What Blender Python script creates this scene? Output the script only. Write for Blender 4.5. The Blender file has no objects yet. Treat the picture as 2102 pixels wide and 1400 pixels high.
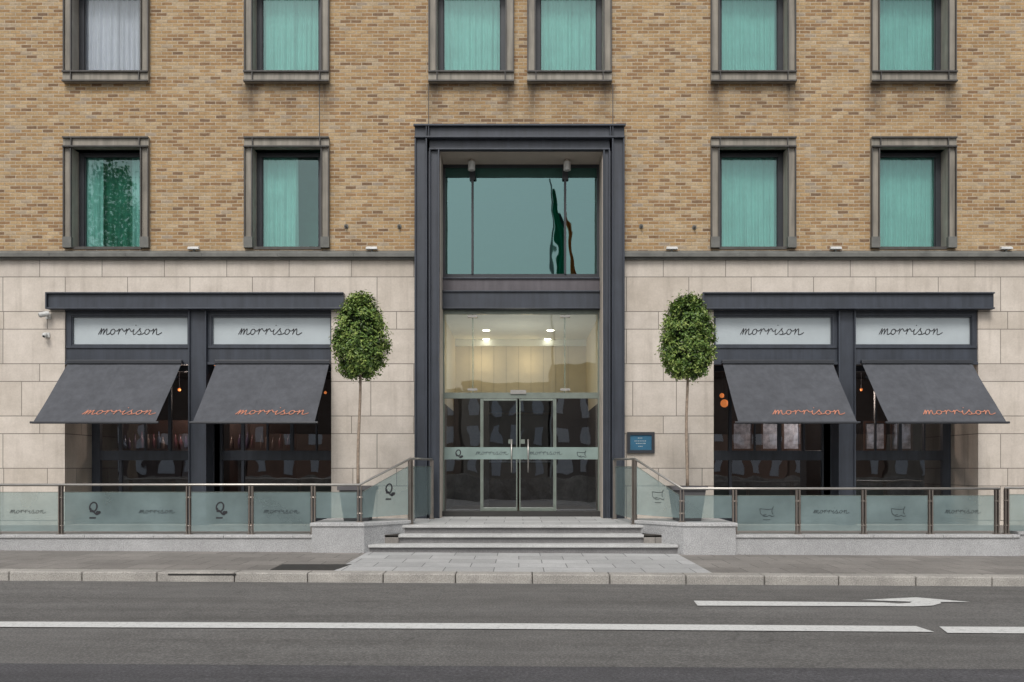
import bpy, math, random
from mathutils import Vector, noise
random.seed(7)
col = bpy.context.scene.collection
R = math.radians
EYE = 1.6; D = 20.0; FP = 2000.0; CX = 1065.0; CY = 960.0
def wx(x, Y=0): return (x-CX)*(D+Y)/FP
def wz(y, Y=0): return EYE+(CY-y)*(D+Y)/FP
def gz(X): return -0.0057*max(-12, min(12, X))

# ------------------------------------------------------------ mesh helpers
class MB:
    def __init__(s): s.v=[]; s.f=[]; s.m=[]
    def face(s, pts, mi=0):
        n=len(s.v); s.v += [tuple(p) for p in pts]; s.f.append(tuple(range(n,n+len(pts)))); s.m.append(mi)
    def hexa(s, b, t, mi=0):
        n=len(s.v); s.v += [tuple(p) for p in b]+[tuple(p) for p in t]
        for f in ((3,2,1,0),(4,5,6,7),(0,1,5,4),(1,2,6,5),(2,3,7,6),(3,0,4,7)):
            s.f.append(tuple(n+i for i in f)); s.m.append(mi)
    def box(s, x0,x1,y0,y1,z0,z1, mi=0):
        s.hexa([(x0,y0,z0),(x1,y0,z0),(x1,y1,z0),(x0,y1,z0)],[(x0,y0,z1),(x1,y0,z1),(x1,y1,z1),(x0,y1,z1)],mi)
    def prism(s, poly, z0, z1, mi=0):
        n=len(s.v); k=len(poly)
        s.v += [(x,y,z0) for x,y in poly]+[(x,y,z1) for x,y in poly]
        s.f.append(tuple(n+i for i in range(k))[::-1]); s.m.append(mi)
        s.f.append(tuple(n+k+i for i in range(k))); s.m.append(mi)
        for i in range(k):
            j=(i+1)%k; s.f.append((n+i,n+j,n+k+j,n+k+i)); s.m.append(mi)
    def tube(s, pts, rad, n=8, mi=0, caps=True):
        pts=[Vector(p) for p in pts]
        if not isinstance(rad,(list,tuple)): rad=[rad]*len(pts)
        base=len(s.v)
        for i,p in enumerate(pts):
            t=(pts[min(i+1,len(pts)-1)]-pts[max(i-1,0)]).normalized()
            up=Vector((0,0,1)) if abs(t.z)<.9 else Vector((0,1,0))
            a=t.cross(up).normalized(); b=t.cross(a)
            for k in range(n):
                q=2*math.pi*k/n; s.v.append(tuple(p+(a*math.cos(q)+b*math.sin(q))*rad[i]))
        for i in range(len(pts)-1):
            for k in range(n):
                a0=base+i*n+k; a1=base+i*n+(k+1)%n
                s.f.append((a0,a1,a1+n,a0+n)); s.m.append(mi)
        if caps:
            s.f.append(tuple(base+k for k in range(n))[::-1]); s.m.append(mi)
            s.f.append(tuple(base+(len(pts)-1)*n+k for k in range(n))); s.m.append(mi)
    def ball(s, c, r, seg=12, rings=8, mi=0):
        base=len(s.v)
        rx,ry,rz = r if isinstance(r,tuple) else (r,r,r)
        for i in range(rings+1):
            th=math.pi*i/rings
            for k in range(seg):
                ph=2*math.pi*k/seg
                s.v.append((c[0]+rx*math.sin(th)*math.cos(ph),c[1]+ry*math.sin(th)*math.sin(ph),c[2]+rz*math.cos(th)))
        for i in range(rings):
            for k in range(seg):
                a=base+i*seg+k; b=base+i*seg+(k+1)%seg
                s.f.append((a,a+seg,b+seg,b)); s.m.append(mi)
    def wall(s, x0,x1,z0,z1, holes, y0, y1, mi=0):
        xs=sorted(set([x0,x1]+[h[0] for h in holes]+[h[1] for h in holes])); xs=[x for x in xs if x0<=x<=x1]
        zs=sorted(set([z0,z1]+[h[2] for h in holes]+[h[3] for h in holes])); zs=[z for z in zs if z0<=z<=z1]
        def solid(i,k):
            if i<0 or k<0 or i>=len(xs)-1 or k>=len(zs)-1: return False
            cx=(xs[i]+xs[i+1])/2; cz=(zs[k]+zs[k+1])/2
            return not any(h[0]<cx<h[1] and h[2]<cz<h[3] for h in holes)
        for i in range(len(xs)-1):
            for k in range(len(zs)-1):
                if not solid(i,k): continue
                a,b,c,d=xs[i],xs[i+1],zs[k],zs[k+1]
                s.face([(a,y0,c),(b,y0,c),(b,y0,d),(a,y0,d)],mi)
                s.face([(a,y1,c),(a,y1,d),(b,y1,d),(b,y1,c)],mi)
                if not solid(i-1,k): s.face([(a,y0,c),(a,y0,d),(a,y1,d),(a,y1,c)],mi)
                if not solid(i+1,k): s.face([(b,y0,c),(b,y1,c),(b,y1,d),(b,y0,d)],mi)
                if not solid(i,k-1): s.face([(a,y0,c),(a,y1,c),(b,y1,c),(b,y0,c)],mi)
                if not solid(i,k+1): s.face([(a,y0,d),(b,y0,d),(b,y1,d),(a,y1,d)],mi)
    def build(s, name, mats, parent=None, smooth=False, bevel=0):
        me=bpy.data.meshes.new(name); me.from_pydata(s.v,[],s.f)
        if not isinstance(mats,(list,tuple)): mats=[mats]
        for m in mats: me.materials.append(m)
        me.polygons.foreach_set('material_index', s.m)
        if smooth: me.polygons.foreach_set('use_smooth',[True]*len(s.f))
        me.update()
        o=bpy.data.objects.new(name,me); col.objects.link(o)
        if parent: o.parent=parent
        if bevel:
            b=o.modifiers.new('bevel','BEVEL'); b.width=bevel; b.segments=2; b.limit_method='ANGLE'
        return o
def tag(o,label=None,cat=None,group=None,kind=None):
    if label: o['label']=label
    if cat: o['category']=cat
    if group: o['group']=group
    if kind: o['kind']=kind
    return o
def empty(name,loc,label=None,cat=None,group=None):
    o=bpy.data.objects.new(name,None); col.objects.link(o); o.location=loc
    return tag(o,label,cat,group)
def world_child(mb,name,mats,parent,**k):
    off=Vector(parent.location)
    if parent.parent: off=off+Vector(parent.parent.location)
    mb.v=[tuple(Vector(p)-off) for p in mb.v]
    return mb.build(name,mats,parent,**k)

# ------------------------------------------------------------ materials
def newmat(name):
    m=bpy.data.materials.new(name); m.use_nodes=True
    nt=m.node_tree; b=nt.nodes['Principled BSDF']; return m,nt,b
def N(nt,t,**k):
    n=nt.nodes.new(t)
    for a,v in k.items(): setattr(n,a,v)
    return n
def ramp(nt,src,stops,interp='LINEAR'):
    r=N(nt,'ShaderNodeValToRGB'); r.color_ramp.interpolation=interp
    e=r.color_ramp.elements
    while len(e)<len(stops): e.new(.5)
    for i,(p,c) in enumerate(stops):
        e[i].position=p; e[i].color=(c[0],c[1],c[2],1)
    nt.links.new(src,r.inputs[0]); return r.outputs[0]
def mult(nt,a,b,fac=1.0,mode='MULTIPLY'):
    m=N(nt,'ShaderNodeMix',data_type='RGBA',blend_type=mode); m.inputs[0].default_value=fac
    nt.links.new(a,m.inputs[6]); nt.links.new(b,m.inputs[7]); return m.outputs[2]
def mixc(nt,fac,a,b):
    mo=N(nt,'ShaderNodeMix',data_type='RGBA'); nt.links.new(fac,mo.inputs[0])
    for s,v in ((6,a),(7,b)):
        if isinstance(v,tuple): mo.inputs[s].default_value=(*v,1)
        else: nt.links.new(v,mo.inputs[s])
    return mo.outputs[2]
def nz(nt,vec,scale,detail=4,rough=.6):
    n=N(nt,'ShaderNodeTexNoise'); n.inputs['Scale'].default_value=scale; n.inputs['Detail'].default_value=detail; n.inputs['Roughness'].default_value=rough
    if vec: nt.links.new(vec,n.inputs['Vector'])
    return n.outputs[0]
def mth(nt,op,a,b=None,c=None,clamp=False):
    n=N(nt,'ShaderNodeMath',operation=op); n.use_clamp=clamp
    for i,v in enumerate((a,b,c)):
        if v is None: continue
        if isinstance(v,(int,float)): n.inputs[i].default_value=v
        else: nt.links.new(v,n.inputs[i])
    return n.outputs[0]
def objco(nt): return N(nt,'ShaderNodeTexCoord').outputs['Object']
def bump(nt,b,h,strength=.3,dist=.01):
    n=N(nt,'ShaderNodeBump'); n.inputs['Strength'].default_value=strength; n.inputs['Distance'].default_value=dist
    nt.links.new(h,n.inputs['Height']); nt.links.new(n.outputs[0],b.inputs['Normal'])
def plain(name,c,rough=.6,metal=0,var=.12,scale=6,spec=.5):
    m,nt,b=newmat(name); co=objco(nt)
    f=nz(nt,co,scale,5)
    lo=tuple(x*(1-var) for x in c); hi=tuple(min(1,x*(1+var)) for x in c)
    nt.links.new(ramp(nt,f,[(.3,lo),(.7,hi)]),b.inputs['Base Color'])
    b.inputs['Roughness'].default_value=rough; b.inputs['Metallic'].default_value=metal
    b.inputs['Specular IOR Level'].default_value=spec
    return m
def streaky(name,c,rough=.5,var=.3):
    m,nt,b=newmat(name); co=objco(nt)
    mp=N(nt,'ShaderNodeMapping'); mp.inputs['Scale'].default_value=(9,9,.7); nt.links.new(co,mp.inputs[0])
    x=ramp(nt,nz(nt,mp.outputs[0],1,5,.6),[(.3,tuple(k*(1-var) for k in c)),(.7,tuple(k*(1+var) for k in c))])
    x=mult(nt,x,ramp(nt,nz(nt,co,2.5,5,.6),[(.3,(.85,)*3),(.7,(1.12,)*3)]))
    nt.links.new(x,b.inputs['Base Color']); b.inputs['Roughness'].default_value=rough; return m
def emit(name,c,s):
    m,nt,b=newmat(name); b.inputs['Base Color'].default_value=(*c,1); b.inputs['Emission Color'].default_value=(*c,1); b.inputs['Emission Strength'].default_value=s; return m
def glass(name,tint,refl,rough=.01,gcol=(.9,.95,.95),wob=.06):
    m=bpy.data.materials.new(name); m.use_nodes=True; nt=m.node_tree; nt.nodes.clear()
    out=N(nt,'ShaderNodeOutputMaterial'); mx=N(nt,'ShaderNodeMixShader')
    t=N(nt,'ShaderNodeBsdfTransparent'); t.inputs[0].default_value=(*tint,1)
    g=N(nt,'ShaderNodeBsdfGlossy'); g.inputs[0].default_value=(*gcol,1); g.inputs['Roughness'].default_value=rough
    lw=N(nt,'ShaderNodeLayerWeight'); lw.inputs[0].default_value=.25
    mr=N(nt,'ShaderNodeMapRange'); mr.inputs[3].default_value=refl; mr.inputs[4].default_value=min(1,refl+.6)
    nt.links.new(lw.outputs['Fresnel'],mr.inputs[0]); nt.links.new(mr.outputs[0],mx.inputs[0])
    nt.links.new(t.outputs[0],mx.inputs[1]); nt.links.new(g.outputs[0],mx.inputs[2]); nt.links.new(mx.outputs[0],out.inputs[0])
    bp=N(nt,'ShaderNodeBump'); bp.inputs['Strength'].default_value=wob; bp.inputs['Distance'].default_value=.02
    nt.links.new(nz(nt,objco(nt),1.6,1),bp.inputs['Height']); nt.links.new(bp.outputs[0],g.inputs['Normal'])
    return m
def frosted(name,c,opac,trans=(.86,.92,.91)):
    m=bpy.data.materials.new(name); m.use_nodes=True; nt=m.node_tree; nt.nodes.clear()
    out=N(nt,'ShaderNodeOutputMaterial'); mx=N(nt,'ShaderNodeMixShader')
    t=N(nt,'ShaderNodeBsdfTransparent'); t.inputs[0].default_value=(*trans,1)
    p=N(nt,'ShaderNodeBsdfPrincipled'); p.inputs['Roughness'].default_value=.25
    co=objco(nt); f=nz(nt,co,1.3,4); nt.links.new(ramp(nt,f,[(.3,tuple(x*.82 for x in c)),(.7,tuple(x*1.15 for x in c))]),p.inputs['Base Color'])
    o=ramp(nt,nz(nt,co,.9,3),[(.3,(opac-.10,)*3),(.7,(opac+.10,)*3)]); nt.links.new(o,mx.inputs[0])
    nt.links.new(t.outputs[0],mx.inputs[1]); nt.links.new(p.outputs[0],mx.inputs[2]); nt.links.new(mx.outputs[0],out.inputs[0])
    return m
def xz(nt,dx=0):
    co=objco(nt); s=N(nt,'ShaderNodeSeparateXYZ'); nt.links.new(co,s.inputs[0])
    return mth(nt,'ADD',mth(nt,'ADD',s.outputs[0],dx),s.outputs[1]), s.outputs[2], s.outputs[0]
def comb(nt,a,b):
    c=N(nt,'ShaderNodeCombineXYZ'); nt.links.new(a,c.inputs[0]); nt.links.new(b,c.inputs[1]); return c.outputs[0]
def brickn(nt,vec,w,h,mortar,off=.5,c1=(0,0,0),c2=(1,1,1),smooth=.1,sq=1,sqf=2):
    b=N(nt,'ShaderNodeTexBrick'); b.offset=off; b.squash=sq; b.squash_frequency=sqf
    b.inputs['Scale'].default_value=1; b.inputs['Brick Width'].default_value=w; b.inputs['Row Height'].default_value=h
    b.inputs['Mortar Size'].default_value=mortar; b.inputs['Mortar Smooth'].default_value=smooth; b.inputs['Bias'].default_value=0
    b.inputs['Color1'].default_value=(*c1,1); b.inputs['Color2'].default_value=(*c2,1); b.inputs['Mortar'].default_value=(.5,.5,.5,1)
    nt.links.new(vec,b.inputs['Vector']); return b
STAIN=[(wx(880),wx(1055)),(wx(1082),wx(1255)),(wx(1458),wx(1632)),(wx(1786),wx(1960)),(wx(503),wx(677))]
def brick_mat():
    m,nt,b=newmat('buff brickwork'); X,Z,XR_=xz(nt); v=comb(nt,X,Z); co=objco(nt)
    wn=N(nt,'ShaderNodeTexNoise'); wn.inputs['Scale'].default_value=7; nt.links.new(co,wn.inputs['Vector'])
    vm=N(nt,'ShaderNodeVectorMath',operation='MULTIPLY_ADD'); vm.inputs[1].default_value=(.016,.014,0); nt.links.new(wn.outputs['Color'],vm.inputs[0]); nt.links.new(v,vm.inputs[2])
    br=brickn(nt,vm.outputs[0],.222,.0725,.0105,smooth=.4)
    c=ramp(nt,br.outputs['Color'],[(0,(.19,.125,.08)),(.08,(.27,.165,.09)),(.28,(.35,.225,.115)),(.5,(.395,.265,.138)),(.72,(.43,.305,.17)),(.92,(.475,.365,.235)),(1,(.33,.27,.21))])
    c=mult(nt,c,ramp(nt,nz(nt,co,2.0,7,.78),[(.28,(.76,.74,.72)),(.5,(1,1,1)),(.72,(1.22,1.18,1.12))]))
    c=mult(nt,c,ramp(nt,nz(nt,co,22,5,.8),[(.25,(.66,.66,.67)),(.75,(1.30,1.29,1.26))]))
    mort=ramp(nt,nz(nt,co,5,6,.75),[(.3,(.32,.25,.17)),(.7,(.56,.475,.36))])
    c=mixc(nt,br.outputs['Fac'],c,mort)
    up=mth(nt,'SUBTRACT',1.0,mth(nt,'DIVIDE',mth(nt,'SUBTRACT',wz(172),Z),.95),clamp=True)
    up=mth(nt,'MULTIPLY',up,mth(nt,'LESS_THAN',Z,wz(172)))
    tot=None
    for a,q in STAIN:
        for xc_ in (a+.12,q-.12,(a+q)/2):
            w_=.30 if xc_!=(a+q)/2 else .75; amp=1 if w_==.3 else .45
            d=mth(nt,'DIVIDE',mth(nt,'ABSOLUTE',mth(nt,'SUBTRACT',XR_,xc_)),w_)
            k=mth(nt,'MULTIPLY',mth(nt,'SUBTRACT',1.0,d,clamp=True),amp)
            tot=k if tot is None else mth(nt,'MAXIMUM',tot,k)
    mp=N(nt,'ShaderNodeMapping'); mp.inputs['Scale'].default_value=(7,7,1.6); nt.links.new(co,mp.inputs[0])
    n_=mth(nt,'MULTIPLY',nz(nt,mp.outputs[0],1,4,.7),2.2)
    st_=mth(nt,'MULTIPLY',mth(nt,'MULTIPLY',mth(nt,'MULTIPLY',tot,up),n_),.78,clamp=True)
    c=mixc(nt,st_,c,(.075,.06,.05))
    nt.links.new(c,b.inputs['Base Color']); b.inputs['Roughness'].default_value=.9; b.inputs['Specular IOR Level'].default_value=.2
    bump(nt,b,mth(nt,'SUBTRACT',1.0,br.outputs['Fac']),.6,.01)
    return m
def stone_mat():
    m,nt,b=newmat('limestone ashlar'); X,Z,_=xz(nt,.35); co=objco(nt)
    t=mth(nt,'DIVIDE',mth(nt,'SUBTRACT',Z,4.445-1.0725*6),1.0725); fl_=mth(nt,'FLOOR',t); f=mth(nt,'SUBTRACT',t,fl_)
    lo=mth(nt,'MULTIPLY',mth(nt,'MINIMUM',f,1/3),1.5); hi=mth(nt,'MULTIPLY',mth(nt,'MAXIMUM',mth(nt,'SUBTRACT',f,1/3),0.0),.75)
    V=mth(nt,'ADD',fl_,mth(nt,'ADD',lo,hi))
    br=brickn(nt,comb(nt,X,V),1.28,.5,.0072,.41,smooth=0,sq=.7,sqf=3)
    c=ramp(nt,br.outputs['Color'],[(0,(.54,.475,.405)),(.3,(.61,.545,.475)),(.7,(.66,.595,.525)),(1,(.57,.51,.45))])
    c=mult(nt,c,ramp(nt,nz(nt,co,1.7,8,.7),[(.3,(.82,.81,.79)),(.62,(1.05,1.05,1.05))]))
    c=mult(nt,c,ramp(nt,nz(nt,co,28,4,.7),[(.3,(.92,.92,.92)),(.7,(1.06,1.06,1.06))]))
    mp=N(nt,'ShaderNodeMapping'); mp.inputs['Scale'].default_value=(5,5,.45); nt.links.new(co,mp.inputs[0])
    c=mult(nt,c,ramp(nt,nz(nt,mp.outputs[0],1,5),[(.3,(.80,.79,.78)),(.48,(1,1,1))]),.8)
    # streaky darker tone fading down from the string course
    gr=mth(nt,'SUBTRACT',1.0,mth(nt,'DIVIDE',mth(nt,'SUBTRACT',5.9,Z),.5),clamp=True)
    c=mixc(nt,mth(nt,'MULTIPLY',gr,mth(nt,'MULTIPLY',nz(nt,mp.outputs[0],2,4),.5)),c,(.25,.23,.2))
    c=mixc(nt,br.outputs['Fac'],c,(.20,.175,.15))
    nt.links.new(c,b.inputs['Base Color']); b.inputs['Roughness'].default_value=.8
    bump(nt,b,mth(nt,'SUBTRACT',1.0,br.outputs['Fac']),.5,.01)
    return m
def speckle(name,c,amp=.25,scale=120,rough=.75,joint=None,big=.12,bigscale=.8):
    m,nt,b=newmat(name); co=objco(nt)
    x=ramp(nt,nz(nt,co,scale,2,.8),[(.35,tuple(k*(1-amp) for k in c)),(.65,tuple(k*(1+amp) for k in c))])
    x=mult(nt,x,ramp(nt,nz(nt,co,bigscale,7,.7),[(.3,(1-big,)*3),(.7,(1+big,)*3)]))
    x=mult(nt,x,ramp(nt,nz(nt,co,9,6,.75),[(.3,(.88,)*3),(.7,(1.10,)*3)]))
    if joint:
        w,h,mo_,off=joint
        br=brickn(nt,co,w,h,mo_,off,c1=(.84,.84,.84),c2=(1.1,1.1,1.1),smooth=0)
        x=mult(nt,x,br.outputs['Color']); x=mixc(nt,br.outputs['Fac'],x,(c[0]*.4,c[1]*.4,c[2]*.4))
    nt.links.new(x,b.inputs['Base Color']); b.inputs['Roughness'].default_value=rough
    bump(nt,b,nz(nt,co,scale*.8,2),.25,.004)
    return m
def road_mat(name,c):
    m,nt,b=newmat(name); co=objco(nt)
    x=ramp(nt,nz(nt,co,42,4,.85),[(.30,tuple(k*.40 for k in c)),(.5,c),(.62,tuple(k*1.6 for k in c)),(.75,tuple(k*2.6 for k in c))])
    mp=N(nt,'ShaderNodeMapping'); mp.inputs['Scale'].default_value=(.10,1.5,1); nt.links.new(co,mp.inputs[0])
    x=mult(nt,x,ramp(nt,nz(nt,mp.outputs[0],1,6,.65),[(.3,(.76,.75,.74)),(.7,(1.2,1.2,1.2))]))
    x=mult(nt,x,ramp(nt,nz(nt,co,1.8,8,.75),[(.3,(.82,)*3),(.7,(1.17,)*3)]))
    vo=N(nt,'ShaderNodeTexVoronoi',feature='DISTANCE_TO_EDGE'); vo.inputs['Scale'].default_value=.55
    wn=N(nt,'ShaderNodeTexNoise'); wn.inputs['Scale'].default_value=3; wn.inputs['Detail'].default_value=5; nt.links.new(co,wn.inputs['Vector'])
    vm=N(nt,'ShaderNodeVectorMath',operation='MULTIPLY_ADD'); vm.inputs[1].default_value=(.5,.5,0); nt.links.new(wn.outputs['Color'],vm.inputs[0]); nt.links.new(co,vm.inputs[2]); nt.links.new(vm.outputs[0],vo.inputs['Vector'])
    x=mult(nt,x,ramp(nt,vo.outputs['Distance'],[(0,(.6,.6,.6)),(.008,(1,1,1))]),.5)
    nt.links.new(x,b.inputs['Base Color']); b.inputs['Roughness'].default_value=.85
    bump(nt,b,nz(nt,co,70,3),.5,.008)
    return m
def paint_mat():
    m,nt,b=newmat('worn road paint'); co=objco(nt)
    x=ramp(nt,nz(nt,co,22,7,.88),[(.36,(.20,.20,.19)),(.44,(.56,.56,.54)),(.7,(.72,.72,.70))])
    nt.links.new(x,b.inputs['Base Color']); b.inputs['Roughness'].default_value=.7; return m

M={}
M['brick']=brick_mat(); M['stone']=stone_mat()
M['steel']=streaky('dark blue grey steel',(.040,.047,.062),.45,.22)
M['steel2']=streaky('worn purple grey steel',(.10,.09,.10),.5,.2)
M['bronze']=streaky('weathered brown grey steel',(.25,.225,.185),.55,.35)
M['reveal']=streaky('weathered steel lightened against shade',(.36,.33,.28),.55,.2)  # window steel with a lighter colour to offset the shade in the recess
M['bronze_dark']=streaky('dark weathered steel',(.065,.06,.055),.55,.3)
M['lead']=plain('grey lead flashing',(.14,.14,.128),.7,0,.25,4)
M['frame']=plain('charcoal window frame',(.032,.035,.042),.4)
M['soffit']=plain('cream soffit panel',(.5,.44,.38),.7,0,.05)
M['curtain']=plain('teal net curtain',(.34,.62,.575),.9,0,.10,2)
M['reflect_curtain']=plain('tree reflection green',(.05,.21,.15),.9,0,.35,4)
M['curtain_pale']=plain('pale lilac net curtain',(.52,.54,.62),.9,0,.06,2)
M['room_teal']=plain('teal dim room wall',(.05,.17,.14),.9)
M['pane']=glass('teal tinted pane',(.76,.90,.87),.15,gcol=(.50,.70,.68))
M['pane_clear']=glass('clear pane',(.93,.96,.94),.08)
M['pane_dark']=glass('teal portal pane',(.30,.50,.48),.42,gcol=(.27,.44,.43),wob=.12)
M['shop']=glass('shop pane',(.80,.80,.82),.24,gcol=(.72,.76,.80),wob=.1)
M['frost']=frosted('frosted balustrade glass',(.235,.31,.31),.60,(.80,.90,.89))
M['frost_band']=frosted('frosted door band',(.34,.44,.41),.72)
M['fin']=frosted('glass fin',(.35,.42,.38),.25)
M['sign']=plain('frosted white sign glass',(.45,.50,.52),.35,0,.06,2)
M['ink']=plain('dark grey lettering',(.02,.02,.025),.5)
M['ink_soft']=plain('soft grey lettering',(.04,.055,.06),.5)
M['copper']=plain('copper orange lettering',(.50,.20,.125),.6)
M['fabric']=streaky('slate awning canvas',(.080,.084,.095),.85,.14)
M['rail']=plain('brushed stainless rail',(.42,.40,.37),.3,.7)
M['doorf']=plain('green grey door metal',(.20,.23,.20),.35,.3)
M['post']=plain('brown stainless post',(.24,.21,.185),.35,.6)
M['granite']=speckle('pale granite',(.37,.37,.37),.34,60)
M['granite_cap']=speckle('granite coping',(.44,.44,.435),.25,60)
M['step']=speckle('granite step',(.17,.165,.165),.2,60)  # riser granite darkened in colour to carry the shadow below each nosing
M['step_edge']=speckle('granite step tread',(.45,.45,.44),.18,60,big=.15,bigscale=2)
M['slab']=speckle('granite slabs',(.42,.42,.415),.14,60,joint=(.72,.62,.008,.5))
M['pave']=speckle('concrete paving',(.225,.208,.19),.2,60,joint=(.6,.6,.007,.5),big=.18)
M['kerb']=speckle('granite kerb',(.35,.33,.30),.28,60,big=.25,bigscale=1.5)
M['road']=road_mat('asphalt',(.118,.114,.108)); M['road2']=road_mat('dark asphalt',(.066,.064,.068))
M['gravel']=speckle('ground',(.2,.19,.18),.2,3)
M['paint']=paint_mat()
M['iron']=plain('cast iron',(.04,.038,.036),.6,.3)
M['white']=plain('white painted metal',(.55,.55,.53),.4)
M['bark']=plain('pale bark',(.30,.235,.18),.9,0,.3,20)
M['pot']=plain('dark grey planter',(.11,.105,.11),.5,0,.12)
M['soil']=plain('soil',(.04,.03,.02),1)
M['cream']=plain('cream lobby panel',(.62,.55,.41),.6,0,.04)
M['ceil']=plain('white lobby ceiling',(.70,.72,.67),.7,0,.03)
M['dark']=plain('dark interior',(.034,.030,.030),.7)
M['dark_floor']=plain('dark wood floor',(.06,.045,.035),.4)
M['darkwood']=plain('dark wood',(.06,.035,.028),.5)
M['grey_int']=plain('grey interior panel',(.42,.47,.56),.5,0,.6,7)
M['lamp']=emit('lit warm lamp',(1,.30,.08),.75); M['down']=emit('lit white downlight',(1,.95,.8),7); M['strip']=emit('lit orange strip',(1,.27,.07),.9)
M['blue']=plain('blue sign face',(.03,.13,.22),.4)
M['green']=plain('green cloth',(.02,.50,.30),.8); M['orange']=plain('orange cloth',(.95,.36,.08),.8); M['wcloth']=plain('white cloth',(.45,.5,.5),.8)
for i,c in enumerate([(.16,.06,.07),(.10,.06,.12),(.22,.17,.15),(.09,.11,.16)]): M['b%d'%i]=plain('bottle glass %d'%i,c,.25)
for i,c in enumerate([(.05,.10,.018),(.095,.17,.03),(.16,.24,.045),(.27,.34,.085),(.018,.034,.009)]): M['leaf%d'%i]=plain('leaf %d'%i,c,.45,0,.2,9)
for i,c in enumerate([(.10,.26,.08),(.2,.42,.12),(.3,.5,.18)]): M['quayleaf%d'%i]=plain('quay leaf %d'%i,c,.6,0,.2,3)

# ------------------------------------------------------------ handwriting strokes
def cr(pts,n=5):
    P=[pts[0]]+pts+[pts[-1]]; out=[]
    for i in range(1,len(P)-2):
        for k in range(n):
            t=k/n; a,b,c,d=P[i-1],P[i],P[i+1],P[i+2]
            out.append(tuple(.5*((2*b[j])+(-a[j]+c[j])*t+(2*a[j]-5*b[j]+4*c[j]-d[j])*t*t+(-a[j]+3*b[j]-3*c[j]+d[j])*t**3) for j in (0,1)))
    out.append(P[-1]); return out
WORD=[[(-.15,.0),(.05,.45),(.22,.9),(.22,.45),(.16,.0)],[(.16,.0),(.36,.55),(.58,.84),(.62,.45),(.56,0)],[(.56,0),(.8,.58),(1.02,.84),(1.04,.4),(1.1,.03),(1.35,.05),(1.62,.3)],
 [(1.95,.80),(1.68,.62),(1.62,.25),(1.85,.0),(2.18,.2),(2.22,.62),(1.98,.82)],[(2.05,.78),(2.3,.56),(2.6,.55),(2.85,.86)],
 [(2.85,.86),(2.86,.45),(2.78,0)],[(2.8,.15),(2.95,.6),(3.2,.86),(3.36,.74)],[(3.36,.74),(3.5,.52),(3.75,.55),(3.95,.86)],
 [(3.95,.86),(3.96,.45),(3.88,0)],[(3.9,.15),(4.05,.6),(4.3,.86),(4.46,.74)],[(4.46,.74),(4.6,.5),(4.85,.5),(5.06,.8)],
 [(5.06,.8),(4.98,.35),(5.06,.02),(5.3,.08),(5.62,.45),(5.95,.95)],[(5.2,1.30),(5.28,1.42)],[(5.95,.95),(5.93,.62),(6.15,.28),(6.0,.0),(5.65,.06)],[(6.1,.05),(6.4,.08),(6.72,.3)],
 [(7.02,.80),(6.78,.62),(6.72,.25),(6.95,.0),(7.28,.2),(7.32,.62),(7.08,.82)],[(7.15,.78),(7.4,.56),(7.7,.55),(7.95,.86)],
 [(7.95,.86),(7.96,.45),(7.88,0)],[(7.9,.12),(8.12,.6),(8.38,.84),(8.44,.45),(8.46,.06),(8.75,.0),(9.25,.3)]]
def circ(cx,cy,rx,ry,a0=0,a1=360,n=14): return [(cx+rx*math.cos(R(a0+(a1-a0)*i/n)),cy+ry*math.sin(R(a0+(a1-a0)*i/n))) for i in range(n+1)]
LOGO=[circ(0,.58,.30,.38),circ(.03,.58,.25,.36,190,390),[(-.22,.18),(-.05,.30),(.15,.12),(.34,-.02),(.5,.06)],circ(.40,.14,.08,.07),circ(.54,.15,.06,.06),[(-.22,-.30),(.32,-.30)]]
BIRD=[[(-.6,.72),(-.1,.66),(.5,.68),(.65,.92)],[(-.6,.72),(-.55,.3)],[(-.55,.3),(-.35,.12),(.0,.2)],[(.62,.88),(.5,.45),(.62,.2)],[(-.3,.05),(.05,.02),(.3,.12)],[(.3,.12),(.52,.0),(.74,.06)],[(-.3,-.30),(.36,-.30)]]
def strokes(name,S,origin,scale,mat,parent,width=.11,ux=(1,0,0),uz=(0,0,1),nrm=(0,-1,0),slant=.15,center=4.55):
    ux,uz,nrm,o=Vector(ux),Vector(uz),Vector(nrm),Vector(origin); mb=MB()
    for k,st in enumerate(S):
        p=cr(st) if len(st)<12 else st
        L=[]
        for i,(a,b) in enumerate(p):
            q=p[min(i+1,len(p)-1)]; r=p[max(i-1,0)]
            tx,ty=q[0]-r[0],q[1]-r[1]; l=math.hypot(tx,ty) or 1
            L.append((a,b,-ty/l*width/2,tx/l*width/2))
        def W(a,b): return o+ux*((a-center+slant*b)*scale)+uz*((b-.45)*scale)+nrm*(.0006*(k%5))
        for i in range(len(L)-1):
            a=L[i]; c=L[i+1]
            mb.face([W(a[0]-a[2],a[1]-a[3]),W(c[0]-c[2],c[1]-c[3]),W(c[0]+c[2],c[1]+c[3]),W(a[0]+a[2],a[1]+a[3])])
    return world_child(mb,name,mat,parent)

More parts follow.
